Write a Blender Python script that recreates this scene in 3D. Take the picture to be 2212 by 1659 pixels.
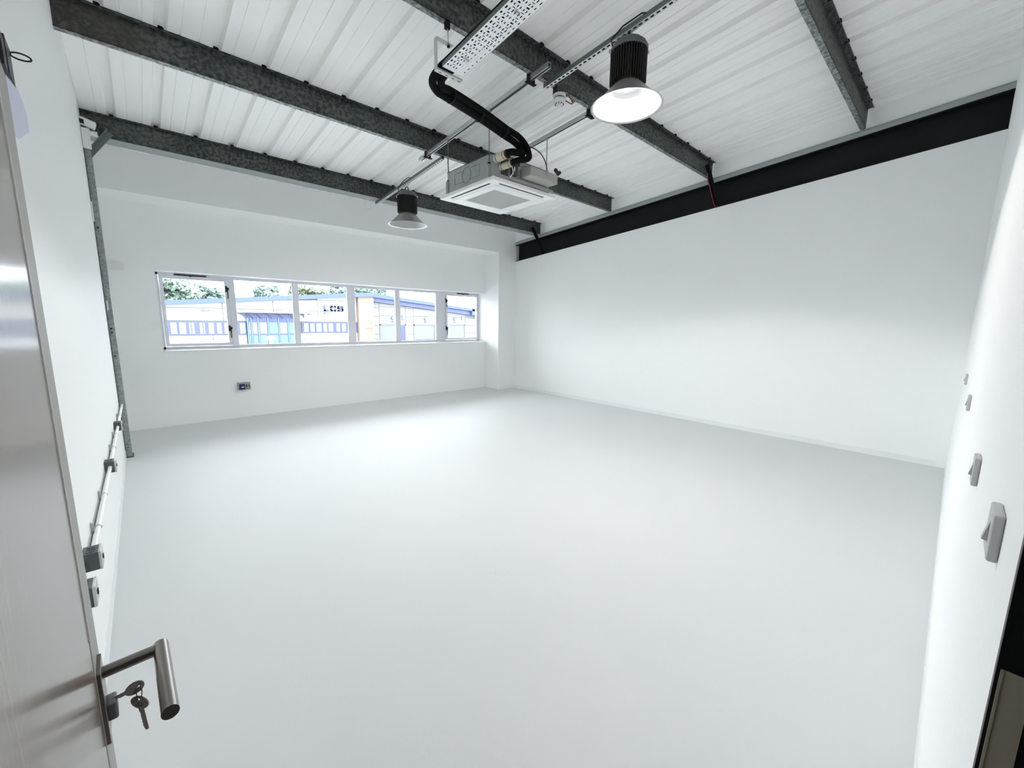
import bpy, math, random
from mathutils import Vector, Matrix
random.seed(7)
for o in list(bpy.data.objects): bpy.data.objects.remove(o)
sc = bpy.context.scene
col = sc.collection
# ------------------------------------------------------------------ camera
CH = 1.70
R3 = ((0.739141, -0.673432, 0.012667), (0.093614, 0.121335, 0.988187), (0.667013, 0.729224, -0.152726))
FPX = 872.718
cam_d = bpy.data.cameras.new('camera'); cam = bpy.data.objects.new('camera', cam_d); col.objects.link(cam)
r, u, f = (Vector(v) for v in R3)
cam.matrix_world = Matrix(((r.x, u.x, -f.x, 0), (r.y, u.y, -f.y, 0), (r.z, u.z, -f.z, CH), (0, 0, 0, 1)))
cam_d.sensor_width = 36; cam_d.lens = FPX / 2212 * 36; cam_d.clip_start = .01; cam_d.clip_end = 500
sc.camera = cam
# ------------------------------------------------------------------ sky, lights, exposure
sc.view_settings.view_transform = 'Standard'; sc.view_settings.look = 'None'
sc.view_settings.gamma = 1; sc.view_settings.use_curve_mapping = False
sc.view_settings.exposure = 1.38
sc.cycles.max_bounces = 12; sc.cycles.diffuse_bounces = 8; sc.cycles.glossy_bounces = 5; sc.cycles.transparent_max_bounces = 12
SKY = 5.3
LAMP_W = (27.0, 9.0)
w = bpy.data.worlds.new('overcast'); sc.world = w; w.use_nodes = True
bg = w.node_tree.nodes['Background']; bg.inputs[0].default_value = (.93, .965, 1.0, 1); bg.inputs[1].default_value = SKY

# ------------------------------------------------------------------ helpers
S = 0.08203          # fall of the roof towards the window wall
def at(px, py, Y):   # pixel of the photograph -> point on the plane y = Y
    d = r * ((px - 1106) / FPX) + u * (-(py - 829.5) / FPX) + f
    t = Y / d.y
    return Vector((d.x * t, Y, CH + d.z * t))

class MB:
    def __init__(s): s.v = []; s.f = []
    def poly(s, pts, faces):
        n = len(s.v); s.v += [tuple(p) for p in pts]; s.f += [tuple(i + n for i in q) for q in faces]
    def box(s, x0, x1, y0, y1, z0, z1, sl=0.0):
        P = [(x, y, z - sl * y) for z in (z0, z1) for (x, y) in ((x0, y0), (x1, y0), (x1, y1), (x0, y1))]
        s.poly(P, [(0, 3, 2, 1), (4, 5, 6, 7), (0, 1, 5, 4), (1, 2, 6, 5), (2, 3, 7, 6), (3, 0, 4, 7)])
        return s
    def cbox(s, c, a, b, d):   # box with half-axis vectors
        c = Vector(c); P = []
        for k in (-1, 1):
            for (i, j) in ((-1, -1), (1, -1), (1, 1), (-1, 1)): P.append(c + Vector(a) * i + Vector(b) * j + Vector(d) * k)
        s.poly(P, [(0, 3, 2, 1), (4, 5, 6, 7), (0, 1, 5, 4), (1, 2, 6, 5), (2, 3, 7, 6), (3, 0, 4, 7)])
        return s
    def prism(s, pts, off):    # closed polygon extruded along a vector
        n = len(pts); off = Vector(off); P = [Vector(p) for p in pts]; P += [p + off for p in P]
        F = [tuple(range(n - 1, -1, -1)), tuple(range(n, 2 * n))]
        F += [(i, (i + 1) % n, n + (i + 1) % n, n + i) for i in range(n)]
        s.poly(P, F); return s
    def strip(s, pts, off):    # open polyline swept, no caps
        n = len(pts); off = Vector(off); P = [Vector(p) for p in pts]; P += [p + off for p in P]
        s.poly(P, [(i, i + 1, n + i + 1, n + i) for i in range(n - 1)]); return s
    def tube(s, pts, rad, n=8, closed=False, caps=True):
        P = [Vector(p) for p in pts]; m = len(P)
        rads = rad if isinstance(rad, (list, tuple)) else [rad] * m
        base = len(s.v); up = None
        for i, p in enumerate(P):
            if closed: t = P[(i + 1) % m] - P[i - 1]
            else: t = P[min(i + 1, m - 1)] - P[max(i - 1, 0)]
            t.normalize()
            if up is None: up = Vector((0, 0, 1)) if abs(t.z) < .9 else Vector((1, 0, 0))
            a = t.cross(up)
            if a.length < 1e-4: a = t.cross(Vector((1, .3, .2)))
            a.normalize(); b = a.cross(t).normalized(); up = b
            for k in range(n):
                g = 2 * math.pi * k / n
                q = p + (a * math.cos(g) + b * math.sin(g)) * rads[i]; s.v.append(tuple(q))
        for i in range(m if closed else m - 1):
            j = (i + 1) % m
            for k in range(n):
                k2 = (k + 1) % n
                s.f.append((base + i * n + k, base + i * n + k2, base + j * n + k2, base + j * n + k))
        if caps and not closed:
            s.f.append(tuple(base + k for k in range(n - 1, -1, -1))); s.f.append(tuple(base + (m - 1) * n + k for k in range(n)))
        return s
    def lathe(s, prof, c, n=32, axis='z', caps=True):
        base = len(s.v); c = Vector(c)
        for (rr, h) in prof:
            for k in range(n):
                g = 2 * math.pi * k / n; a, b = rr * math.cos(g), rr * math.sin(g)
                q = {'z': (a, b, h), 'x': (h, a, b), 'y': (b, h, a)}[axis]
                s.v.append(tuple(c + Vector(q)))
        m = len(prof)
        for i in range(m - 1):
            for k in range(n):
                k2 = (k + 1) % n
                s.f.append((base + i * n + k, base + i * n + k2, base + (i + 1) * n + k2, base + (i + 1) * n + k))
        if caps:
            s.f.append(tuple(base + k for k in range(n - 1, -1, -1))); s.f.append(tuple(base + (m - 1) * n + k for k in range(n)))
        return s
    def build(s, name, m, parent=None, loc=None, smooth=0, label=None, kind=None, bevel=0):
        org = Vector(loc) if loc is not None else (ORG[parent.name] if parent else Vector((0, 0, 0)))
        me = bpy.data.meshes.new(name)
        me.from_pydata([tuple(Vector(p) - org) for p in s.v], [], s.f)
        me.materials.append(m)
        if smooth:
            for p in me.polygons: p.use_smooth = True
            me.set_sharp_from_angle(angle=math.radians(smooth))
        o = bpy.data.objects.new(name, me); col.objects.link(o)
        if parent:
            o.parent = parent; o.location = org - ORG[parent.name]
        else: o.location = org
        ORG[o.name] = org
        if label: o['label'] = label
        if kind: o['kind'] = kind
        if bevel:
            b = o.modifiers.new('bevel', 'BEVEL'); b.width = bevel; b.segments = 2; b.limit_method = 'ANGLE'
        return o
ORG = {}
def tag(o, label, cat, group=None):
    o['label'] = label; o['category'] = cat
    if group: o['group'] = group
    return o
def empty(name, loc, label=None, cat=None, group=None, kind=None):
    o = bpy.data.objects.new(name, None); col.objects.link(o); o.location = loc; o.empty_display_size = .05
    ORG[o.name] = Vector(loc)
    if label: tag(o, label, cat, group)
    if kind: o['kind'] = kind
    return o
def kids(o): return list(KID.get(o.name, []))
def copy_tree(src, delta, name=None, parent=None):
    c = src.copy(); col.objects.link(c); ORG[c.name] = ORG[src.name] + Vector(delta)
    if parent: c.parent = parent
    else: c.location = src.location + Vector(delta)
    for ch in [x for x in bpy.data.objects if x.parent == src]: copy_tree(ch, delta, parent=c)
    return c
def shared(name, mesh_obj, parent, pos):   # same mesh data put somewhere else
    o = mesh_obj.copy(); col.objects.link(o); o.name = name
    o.parent = parent; o.location = Vector(pos) - (ORG[parent.name] if parent else Vector((0, 0, 0)))
    ORG[o.name] = Vector(pos)
    return o

def mat(name, c, rough=.6, metal=0.0, spec=.5, bump=0.0, bscale=40, noise=0.0, nscale=5, c2=None, emit=None, es=0):
    m = bpy.data.materials.new(name); m.use_nodes = True; nt = m.node_tree; b = nt.nodes['Principled BSDF']
    b.inputs['Base Color'].default_value = (*c, 1); b.inputs['Roughness'].default_value = rough
    b.inputs['Metallic'].default_value = metal; b.inputs['Specular IOR Level'].default_value = spec
    if emit: b.inputs['Emission Color'].default_value = (*emit, 1); b.inputs['Emission Strength'].default_value = es
    tc = nt.nodes.new('ShaderNodeTexCoord')
    if c2 is not None:
        n = nt.nodes.new('ShaderNodeTexNoise'); n.inputs['Scale'].default_value = nscale; n.inputs['Detail'].default_value = 6
        rp = nt.nodes.new('ShaderNodeValToRGB'); rp.color_ramp.elements[0].position = .5 - noise; rp.color_ramp.elements[1].position = .5 + noise
        rp.color_ramp.elements[0].color = (*c, 1); rp.color_ramp.elements[1].color = (*c2, 1)
        nt.links.new(tc.outputs['Object'], n.inputs['Vector']); nt.links.new(n.outputs['Fac'], rp.inputs['Fac'])
        nt.links.new(rp.outputs['Color'], b.inputs['Base Color'])
    if bump:
        n2 = nt.nodes.new('ShaderNodeTexNoise'); n2.inputs['Scale'].default_value = bscale; n2.inputs['Detail'].default_value = 5
        bp = nt.nodes.new('ShaderNodeBump'); bp.inputs['Strength'].default_value = bump; bp.inputs['Distance'].default_value = .01
        nt.links.new(tc.outputs['Object'], n2.inputs['Vector']); nt.links.new(n2.outputs['Fac'], bp.inputs['Height'])
        nt.links.new(bp.outputs['Normal'], b.inputs['Normal'])
    return m
M = {}
WALLC = (.93, .94, .94)
M['wall'] = mat('white_wall_paint', WALLC, .75, bump=.10, bscale=30, spec=.3)
M['wall_left'] = mat('white_wall_paint_streaky', WALLC, .55, bump=.2, bscale=6, spec=.3)
M['liner'] = mat('liner_sheet', (.95, .945, .93), .5, bump=.01, bscale=3)
M['skirt'] = mat('skirting_paint', (.86, .88, .89), .35)
M['frame'] = mat('window_frame_white', (.74, .75, .80), .35)
M['sill'] = mat('sill_white', (.92, .92, .92), .3)
M['black'] = mat('black_plastic', (.008, .008, .01), .4)
M['black_steel'] = mat('black_painted_steel', (.003, .0045, .005), .6, spec=.25)
M['dark_red'] = mat('red_cable', (.17, .006, .014), .55)
M['maroon'] = mat('maroon_sealant', (.07, .012, .012), .6)
M['steel'] = mat('zinc_plated_steel', (.55, .57, .58), .4, metal=.7)
M['strut'] = mat('strut_white_zinc', (.72, .74, .75), .45, metal=.15)
M['tray'] = mat('tray_white_galvanised', (.86, .88, .90), .45, metal=.1)
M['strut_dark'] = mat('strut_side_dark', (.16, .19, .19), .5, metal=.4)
M['rubber'] = mat('black_foam', (.003, .003, .0035), .85, spec=.2)
M['ac_white'] = mat('cassette_white_plastic', (.88, .88, .88), .4)
M['ac_grille'] = mat('grille_light_grey', (.58, .59, .58), .6)
M['casing'] = mat('casing_galvanised', (.33, .35, .35), .45, metal=.3, c2=(.42, .44, .44), noise=.2, nscale=14)
M['casing_dark'] = mat('casing_dark', (.07, .075, .075), .5, metal=.3)
M['beige'] = mat('beige_lagging', (.62, .57, .44), .7)
M['grey_plastic'] = mat('grey_plastic_box', (.42, .42, .39), .5)
M['sink'] = mat('heat_sink_grey', (.045, .045, .043), .5, metal=.3)
M['cap'] = mat('lamp_cap_grey', (.13, .145, .145), .5, metal=.3)
M['reflector'] = mat('spun_aluminium', (.35, .34, .33), .4, metal=.6)
M['refl_in'] = mat('reflector_inner_white', (.42, .43, .44), .4)
M['chip'] = mat('led_chip_yellow', (.85, .80, .25), .5, emit=(1, .92, .40), es=.9)
M['white_plastic'] = mat('white_plastic', (.80, .81, .82), .4)
M['switch'] = mat('switch_plastic', (.50, .50, .515), .4)
M['cond'] = mat('white_conduit', (.84, .85, .85), .35)
M['galv_box'] = mat('grey_box_metal', (.09, .10, .105), .5, metal=.3)
M['blue_dark'] = mat('dark_blue_cover', (.006, .006, .07), .4)
M['iso_grey'] = mat('isolator_grey', (.36, .39, .37), .5)
M['lever'] = mat('satin_stainless', (.27, .25, .235), .28, metal=1)
M['key'] = mat('nickel_key', (.20, .165, .16), .3, metal=.9)
M['key_dark'] = mat('key_stamp', (.05, .04, .04), .5, metal=.5)
M['cyl'] = mat('lock_cylinder_grey', (.20, .21, .23), .4, metal=.8)
M['edge'] = mat('door_edge_paint', (.34, .34, .32), .55)
M['plate'] = mat('strike_plate_bronze', (.50, .45, .36), .45, metal=.2)
M['dark_metal'] = mat('dark_bracket', (.035, .035, .04), .45, metal=.4)
M['lavender'] = mat('lavender_plastic', (.62, .64, .80), .4)
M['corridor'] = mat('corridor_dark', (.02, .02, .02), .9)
M['yellow'] = mat('warning_yellow', (.35, .30, .02), .5)
# exterior
M['ext_white'] = mat('render_white', (0.265, 0.269, 0.265), .8)
M['ext_grey'] = mat('panel_pale_grey', (0.131, 0.134, 0.135), .8)
M['ext_joint'] = mat('joint_grey', (0.092, 0.095, 0.098), .8)
M['ext_blue'] = mat('fascia_blue', (0.024, 0.043, 0.119), .5)
M['ext_blue2'] = mat('soffit_blue', (0.030, 0.038, 0.119), .5)
M['ext_navy'] = mat('letter_navy', (0.021, 0.029, 0.077), .5)
M['ext_pane'] = mat('pane_pale', (0.090, 0.106, 0.119), .3)
M['ext_pane2'] = mat('pane_tan', (0.081, 0.077, 0.077), .3)
M['ext_cyan'] = mat('entrance_glass', (0.037, 0.082, 0.129), .25)
M['ext_shutter'] = mat('shutter_grey', (0.081, 0.088, 0.100), .6)
M['asphalt'] = mat('asphalt', (.34, .345, .35), .9)
M['bark'] = mat('bark', (.10, .08, .06), .9)
M['leaf'] = mat('leaf_pale_green', (0.102, 0.155, 0.125), .7, c2=(0.190, 0.249, 0.202), noise=.15, nscale=.8)
M['leaf2'] = mat('leaf_yellow_green', (0.144, 0.188, 0.111), .7, c2=(0.221, 0.255, 0.188), noise=.15, nscale=.8)
M['leaf3'] = mat('leaf_grey_green', (0.096, 0.148, 0.131), .7, c2=(0.167, 0.226, 0.207), noise=.15, nscale=.8)

def nodes(name):
    m = bpy.data.materials.new(name); m.use_nodes = True; nt = m.node_tree
    return m, nt, nt.nodes['Principled BSDF'], (lambda t: nt.nodes.new(t)), (lambda a, b: nt.links.new(a, b))
# galvanised purlin steel with spangle
def galv(name, lo, hi, rust=False):
    m, nt, b, N, L = nodes(name)
    tc = N('ShaderNodeTexCoord'); mp = N('ShaderNodeMapping'); mp.inputs['Scale'].default_value = (1, 1, 1)
    n = N('ShaderNodeTexNoise'); n.inputs['Scale'].default_value = 30; n.inputs['Detail'].default_value = 4
    n2 = N('ShaderNodeTexNoise'); n2.inputs['Scale'].default_value = 3; n2.inputs['Detail'].default_value = 3
    mx = N('ShaderNodeMath'); mx.operation = 'MULTIPLY_ADD'; mx.inputs[1].default_value = .35
    rp = N('ShaderNodeValToRGB'); e = rp.color_ramp.elements
    e[0].position = .56; e[0].color = (*lo, 1); e[1].position = .80; e[1].color = (*hi, 1)
    L(tc.outputs['Object'], n.inputs['Vector']); L(tc.outputs['Object'], n2.inputs['Vector'])
    L(n2.outputs['Fac'], mx.inputs[0]); L(n.outputs['Fac'], mx.inputs[2]); L(mx.outputs[0], rp.inputs['Fac'])
    out = rp.outputs['Color']
    if rust:
        sx = N('ShaderNodeSeparateXYZ'); L(tc.outputs['Object'], sx.inputs[0])
        mr = N('ShaderNodeMapRange'); mr.inputs[1].default_value = -3.30; mr.inputs[2].default_value = -2.95; mr.inputs[3].default_value = 1; mr.inputs[4].default_value = 0
        L(sx.outputs['X'], mr.inputs[0])
        n3 = N('ShaderNodeTexNoise'); n3.inputs['Scale'].default_value = 7; L(tc.outputs['Object'], n3.inputs['Vector'])
        mm = N('ShaderNodeMath'); mm.operation = 'MULTIPLY'; L(mr.outputs[0], mm.inputs[0]); L(n3.outputs['Fac'], mm.inputs[1])
        mix = N('ShaderNodeMix'); mix.data_type = 'RGBA'; L(mm.outputs[0], mix.inputs[0]); L(out, mix.inputs[6]); mix.inputs[7].default_value = (.05, .035, .022, 1)
        out = mix.outputs[2]
    L(out, b.inputs['Base Color']); b.inputs['Roughness'].default_value = .5; b.inputs['Metallic'].default_value = .25
    return m
M['galv'] = galv('galvanised_steel', (.020, .025, .024), (.10, .115, .11))
M['galv_rust'] = galv('galvanised_steel_rusty_end', (.030, .037, .036), (.115, .130, .126), True)
M['galv_floor_lit'] = galv('galvanised_steel_floor_lit', (.10, .115, .115), (.36, .38, .38))
M['galv_plain'] = mat('galvanised_steel_plain', (.36, .39, .385), .5, metal=.15)
M['post'] = galv('galvanised_post', (.23, .26, .27), (.36, .39, .40))
# painted floor: pale grey, soft sheen, faint scuffs
m, nt, b, N, L = nodes('painted_floor')
tc = N('ShaderNodeTexCoord'); n = N('ShaderNodeTexNoise'); n.inputs['Scale'].default_value = .8; n.inputs['Detail'].default_value = 4
rp = N('ShaderNodeValToRGB'); rp.color_ramp.elements[0].position = .3; rp.color_ramp.elements[1].position = .7
rp.color_ramp.elements[0].color = (.66, .675, .69, 1); rp.color_ramp.elements[1].color = (.685, .695, .70, 1)
L(tc.outputs['Object'], n.inputs['Vector']); L(n.outputs['Fac'], rp.inputs['Fac'])
n2 = N('ShaderNodeTexNoise'); n2.inputs['Scale'].default_value = 26; n2.inputs['Detail'].default_value = 8; n2.inputs['Roughness'].default_value = .7
L(tc.outputs['Object'], n2.inputs['Vector'])
bp = N('ShaderNodeBump'); bp.inputs['Strength'].default_value = .10; bp.inputs['Distance'].default_value = .01; L(n2.outputs['Fac'], bp.inputs['Height']); L(bp.outputs['Normal'], b.inputs['Normal'])
# worn patch of scuffs
n3 = N('ShaderNodeTexNoise'); n3.inputs['Scale'].default_value = 38; n3.inputs['Detail'].default_value = 6; n3.inputs['Distortion'].default_value = 1.5
L(tc.outputs['Object'], n3.inputs['Vector'])
rp3 = N('ShaderNodeValToRGB'); rp3.color_ramp.elements[0].position = .60; rp3.color_ramp.elements[1].position = .68
L(n3.outputs['Fac'], rp3.inputs['Fac'])
vm = N('ShaderNodeVectorMath'); vm.operation = 'DISTANCE'; vm.inputs[1].default_value = (1.62, 1.98, 0); L(tc.outputs['Object'], vm.inputs[0])
mr = N('ShaderNodeMapRange'); mr.inputs[1].default_value = .02; mr.inputs[2].default_value = .16; mr.inputs[3].default_value = .30; mr.inputs[4].default_value = 0
L(vm.outputs['Value'], mr.inputs[0])
mm = N('ShaderNodeMath'); mm.operation = 'MULTIPLY'; L(rp3.outputs['Color'], mm.inputs[0]); L(mr.outputs[0], mm.inputs[1])
mix = N('ShaderNodeMix'); mix.data_type = 'RGBA'; L(mm.outputs[0], mix.inputs[0]); L(rp.outputs['Color'], mix.inputs[6]); mix.inputs[7].default_value = (.45, .45, .44, 1)
L(mix.outputs[2], b.inputs['Base Color']); b.inputs['Roughness'].default_value = .5; b.inputs['Specular IOR Level'].default_value = .22
M['floor'] = m
# door veneer: vertical grain, satin lacquer
m, nt, b, N, L = nodes('door_veneer')
tc = N('ShaderNodeTexCoord'); mp = N('ShaderNodeMapping'); mp.inputs['Scale'].default_value = (60, 60, 2.2)
n = N('ShaderNodeTexNoise'); n.inputs['Scale'].default_value = 2.2; n.inputs['Detail'].default_value = 8; n.inputs['Roughness'].default_value = .65
rp = N('ShaderNodeValToRGB'); rp.color_ramp.elements[0].position = .3; rp.color_ramp.elements[1].position = .72
rp.color_ramp.elements[0].color = (.165, .125, .105, 1); rp.color_ramp.elements[1].color = (.29, .235, .205, 1)
L(tc.outputs['Object'], mp.inputs['Vector']); L(mp.outputs[0], n.inputs['Vector']); L(n.outputs['Fac'], rp.inputs['Fac']); L(rp.outputs['Color'], b.inputs['Base Color'])
b.inputs['Roughness'].default_value = .17; b.inputs['Specular IOR Level'].default_value = .65
bp = N('ShaderNodeBump'); bp.inputs['Strength'].default_value = .05; bp.inputs['Distance'].default_value = .003; L(n.outputs['Fac'], bp.inputs['Height']); L(bp.outputs['Normal'], b.inputs['Normal'])
M['door'] = m
# window glass: clear sheet
m = bpy.data.materials.new('window_glass'); m.use_nodes = True; nt = m.node_tree; nt.nodes.clear()
o_ = nt.nodes.new('ShaderNodeOutputMaterial'); t_ = nt.nodes.new('ShaderNodeBsdfTransparent'); g_ = nt.nodes.new('ShaderNodeBsdfGlossy'); mx = nt.nodes.new('ShaderNodeMixShader'); fr = nt.nodes.new('ShaderNodeFresnel')
t_.inputs[0].default_value = (.96, .98, .99, 1); g_.inputs['Roughness'].default_value = .02; fr.inputs[0].default_value = 1.35
nt.links.new(fr.outputs[0], mx.inputs[0]); nt.links.new(t_.outputs[0], mx.inputs[1]); nt.links.new(g_.outputs[0], mx.inputs[2]); nt.links.new(mx.outputs[0], o_.inputs[0])
M['glass'] = m
# pale brick
m, nt, b, N, L = nodes('pale_brick')
tc = N('ShaderNodeTexCoord'); mp = N('ShaderNodeMapping'); mp.inputs['Rotation'].default_value = (math.pi / 2, 0, 0)
br = N('ShaderNodeTexBrick'); br.inputs['Scale'].default_value = 4; br.inputs['Color1'].default_value = (.185, .128, .098, 1); br.inputs['Color2'].default_value = (.155, .100, .072, 1); br.inputs['Mortar'].default_value = (.16, .135, .12, 1); br.inputs['Mortar Size'].default_value = .012
L(tc.outputs['Object'], mp.inputs['Vector']); L(mp.outputs[0], br.inputs['Vector']); L(br.outputs['Color'], b.inputs['Base Color']); b.inputs['Roughness'].default_value = .85
M['brick'] = m

# ------------------------------------------------------------------ room dimensions
XL, XR, YN, YF, YB = -0.275, 7.078, -0.093, 7.664, 8.199
XREV = 6.53                       # right reveal of the recess
ZSOF, ZHEAD, ZSILL = 3.336, 2.392, 1.19
ZR0 = 4.50                        # roof liner height at y = 0
ZP0 = 4.265                       # underside of purlins at y = 0
YFR = 8.47                        # window frame face
def st(mb, name, m, parent=None, **k):
    o = mb.build(name, m, parent, **k)
    if not parent: o['kind'] = 'structure'
    return o
st(MB().box(-.6, 7.4, YN - .2, 8.7, -.15, 0), 'floor', M['floor'])
st(MB().box(-.55, XL, YN, 8.7, 0, ZR0 + .04, 0).__class__().prism([(-.55, YN, 0), (-.55, 8.7, 0), (-.55, 8.7, ZR0 + .05 - S * 8.7), (-.55, YN, ZR0 + .05 - S * YN)], (XL + .55, 0, 0)), 'wall_left', M['wall_left'])
ZB0 = 3.803                       # top of right wall (foot of the black rafter)
mb = MB().prism([(XR, YN, 0), (XR, YF, 0), (XR, YF, ZB0 - S * YF), (XR, YN, ZB0 - S * YN)], (.3, 0, 0))
mb.prism([(7.072, YN, 4.262 - S * YN), (7.072, YF, 4.262 - S * YF), (7.072, YF, ZR0 + .05 - S * YF), (7.072, YN, ZR0 + .05 - S * YN)], (.3, 0, 0))
mb.prism([(7.25, YN, 3.75), (7.25, YF, ZB0 - S * YF - .1), (7.25, YF, 4.3 - S * YF), (7.25, YN, 4.32)], (.13, 0, 0))
st(mb, 'wall_right', M['wall'])
mb = MB()
mb.box(XL - .2, XREV, YF, 8.55, ZSOF, 4.2)           # upstand above the recess
mb.box(XREV, 7.4, YF, 8.55, 0, 4.2)                  # right pier
mb.box(XL - .2, XREV, YB, 8.55, 0, ZSILL - .025)     # below the window
mb.box(XL - .2, XREV, YB, 8.55, ZHEAD, ZSOF)         # above the window
mb.box(XL - .2, .238, YB, 8.55, ZSILL - .025, ZHEAD) # left of the window
st(mb, 'wall_back', M['wall'])
OX0, OX1, OZ = -.085, .862, 2.065                    # doorway
mb = MB()
mb.box(OX1, 7.4, YN - .2, YN, 0, 4.6); mb.box(-.55, OX0, YN - .2, YN, 0, 4.6); mb.box(OX0, OX1, YN - .2, YN, OZ, 4.6)
st(mb, 'wall_front', M['wall'])
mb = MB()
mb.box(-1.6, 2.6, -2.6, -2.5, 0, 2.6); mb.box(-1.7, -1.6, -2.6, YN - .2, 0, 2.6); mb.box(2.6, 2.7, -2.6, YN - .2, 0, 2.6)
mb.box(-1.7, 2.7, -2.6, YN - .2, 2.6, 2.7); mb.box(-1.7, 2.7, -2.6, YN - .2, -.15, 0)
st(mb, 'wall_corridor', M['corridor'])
# skirtings
st(MB().box(XR - .012, XR, 0, YF, 0, .075), 'baseboard_right', M['skirt'])
st(MB().box(XL, XL + .005, 0.0, 6.6, 0, .105), 'baseboard_left', M['skirt'])
st(MB().box(OX1 + .01, XR - .012, YN, YN + .006, 0, .13), 'baseboard_front', M['skirt'])
# ------------------------------------------------------------------ ceiling: lapped liner sheets on a backing
ceil = st(MB().box(-.55, 7.4, YN - .2, 8.7, ZR0 + .058, ZR0 + .16, S), 'ceiling', M['liner'])
PIT = .38
def sheet_profile(x0, n):
    pts = []
    for k in range(n):
        c = x0 + PIT * k
        pts += [(c - .044, 0), (c - .032, .050), (c + .030, .050), (c + .044, 0)]
        for q in (.125, .255):
            pts += [(c + q - .011, 0), (c + q - .006, .007), (c + q + .006, .007), (c + q + .011, 0)]
    return pts
xs = .74 - 1.14 * 1
k = 0
while xs < 7.05:
    pts = [(x, z) for x, z in sheet_profile(xs, 3)]
    pts = [(xs - .046, .0)] + pts + [(xs + 1.14 - .043, -.0015)]
    pts = [(min(max(x, XL - .02), 7.09), z) for x, z in pts]
    mb = MB(); n = len(pts)
    top = [(x, z + .002) for x, z in pts]
    P = [(x, YN - .01, ZR0 + z - S * (YN - .01)) for x, z in pts] + [(x, 7.70, ZR0 + z - S * 7.70) for x, z in pts]
    mb.poly(P, [(i, n + i, n + i + 1, i + 1) for i in range(n - 1)])
    mb.poly([(p[0], p[1], p[2] + .003) for p in P], [(i, i + 1, n + i + 1, n + i) for i in range(n - 1)])
    mb.build('liner_panel', M['liner'], ceil)
    xs += 1.14; k += 1
# ------------------------------------------------------------------ purlins
clip_src = None
PUR = [(6.765, 6.80, 6.99, 'farthest galvanised purlin, above the window wall, with broad pale lower flange', 'galv'),
       (4.835, 4.882, 4.935, 'galvanised purlin directly behind the air conditioning cassette, rusty at its left end', 'galv_rust'),
       (2.945, 2.99, 3.04, 'galvanised purlin over the near high bay lamp carrying the smoke detector', 'galv'),
       (1.055, 1.11, 1.162, 'nearest galvanised purlin, steeply seen at the top right of the photo', 'galv')]
pur_objs = []
for (y0, yw, y1, lab, mt) in PUR:
    root = empty('purlin', (3.4, yw, ZP0 - S * yw), lab, 'beam', 'galvanised roof purlins')
    t = .004; zt = lambda y: ZR0 - .002 - S * y; zb = lambda y: ZP0 - S * y
    x0 = XL + .001; x1 = 7.045
    mb = MB().prism([(x0, yw, zb(yw)), (x0, yw + t, zb(yw + t)), (x0, yw + t, zt(yw + t)), (x0, yw, zt(yw))], (x1 - x0, 0, 0))
    mb.build('web', M[mt], root)
    mb = MB().prism([(x0, y0, zt(y0) - t), (x0, yw, zt(yw) - t), (x0, yw, zt(yw)), (x0, y0, zt(y0))], (x1 + .0 - x0, 0, 0))
    mb.prism([(x0, y0, zt(y0) - .016), (x0, y0 + t * .6, zt(y0) - .016), (x0, y0 + t * .6, zt(y0)), (x0, y0, zt(y0))], (x1 - x0, 0, 0))
    mb.build('top_flange', M['galv'], root)
    mb = MB().prism([(x0, yw, zb(yw)), (x0, y1, zb(y1)), (x0, y1, zb(y1) + t), (x0, yw, zb(yw) + t)], (x1 - x0, 0, 0))
    mb.prism([(x0, y1 - t, zb(y1)), (x0, y1, zb(y1)), (x0, y1, zb(y1) + .016), (x0, y1 - t, zb(y1) + .016)], (x1 - x0, 0, 0))
    mb.build('bottom_flange', M['galv_plain' if yw > 6 else 'galv_floor_lit'], root)  # lower flange in a paler copy of the steel: floor light painted in
    xr = .36 - PIT
    n = 0
    while xr < 7.0:
        pos = (xr, y0 + .004, zt(y0))
        if clip_src is None:
            clip_src = MB().box(pos[0] - .016, pos[0] + .016, y0 - .003, y0 + .03, pos[2] - .007, pos[2] + .018).box(pos[0] - .009, pos[0] + .022, y0 - .006, y0 + .015, pos[2] - .003, pos[2] + .010).build('rib_filler', M['black_steel'], root, loc=pos)
        else: shared('rib_filler', clip_src, root, pos)
        xr += PIT; n += 1
    pur_objs.append(root)
# ------------------------------------------------------------------ black rafter above the right wall
root = empty('rafter', (7.1, 3.7, 3.5), 'long black steel rafter running along the top of the right wall', 'beam')
y0, y1 = YN, 7.64
def sl(mb, xa, xb, za, zb_, ya=y0, yb=y1): return mb.prism([(xa, ya, za - S * ya), (xa, yb, za - S * yb), (xa, yb, zb_ - S * yb), (xa, ya, zb_ - S * ya)], (xb - xa, 0, 0))
sl(MB(), 7.135, 7.145, 3.815, 4.19).build('web', M['black_steel'], root)
sl(MB(), 7.076, 7.21, 3.804, 3.818, yb=7.655).build('bottom_flange', M['black_steel'], root)
sl(MB(), 7.052, 7.21, 4.176, 4.192).build('top_flange', M['black_steel'], root)
mb = sl(MB(), 7.046, 7.05, 4.192, 4.260); sl(mb, 7.046, 7.21, 4.256, 4.261)
mb.build('galvanised_angle', M['galv_plain'], root, label='pale galvanised angle on top of the black flange')
MB().prism([(7.078, 7.605, 3.815 - S * 7.6), (7.135, 7.605, 3.815 - S * 7.6), (7.135, 7.605, 4.176 - S * 7.6), (7.078, 7.605, 4.176 - S * 7.6)], (0, .006, 0)).build('end_plate', M['strut'], root, label='pale end plate')
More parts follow.
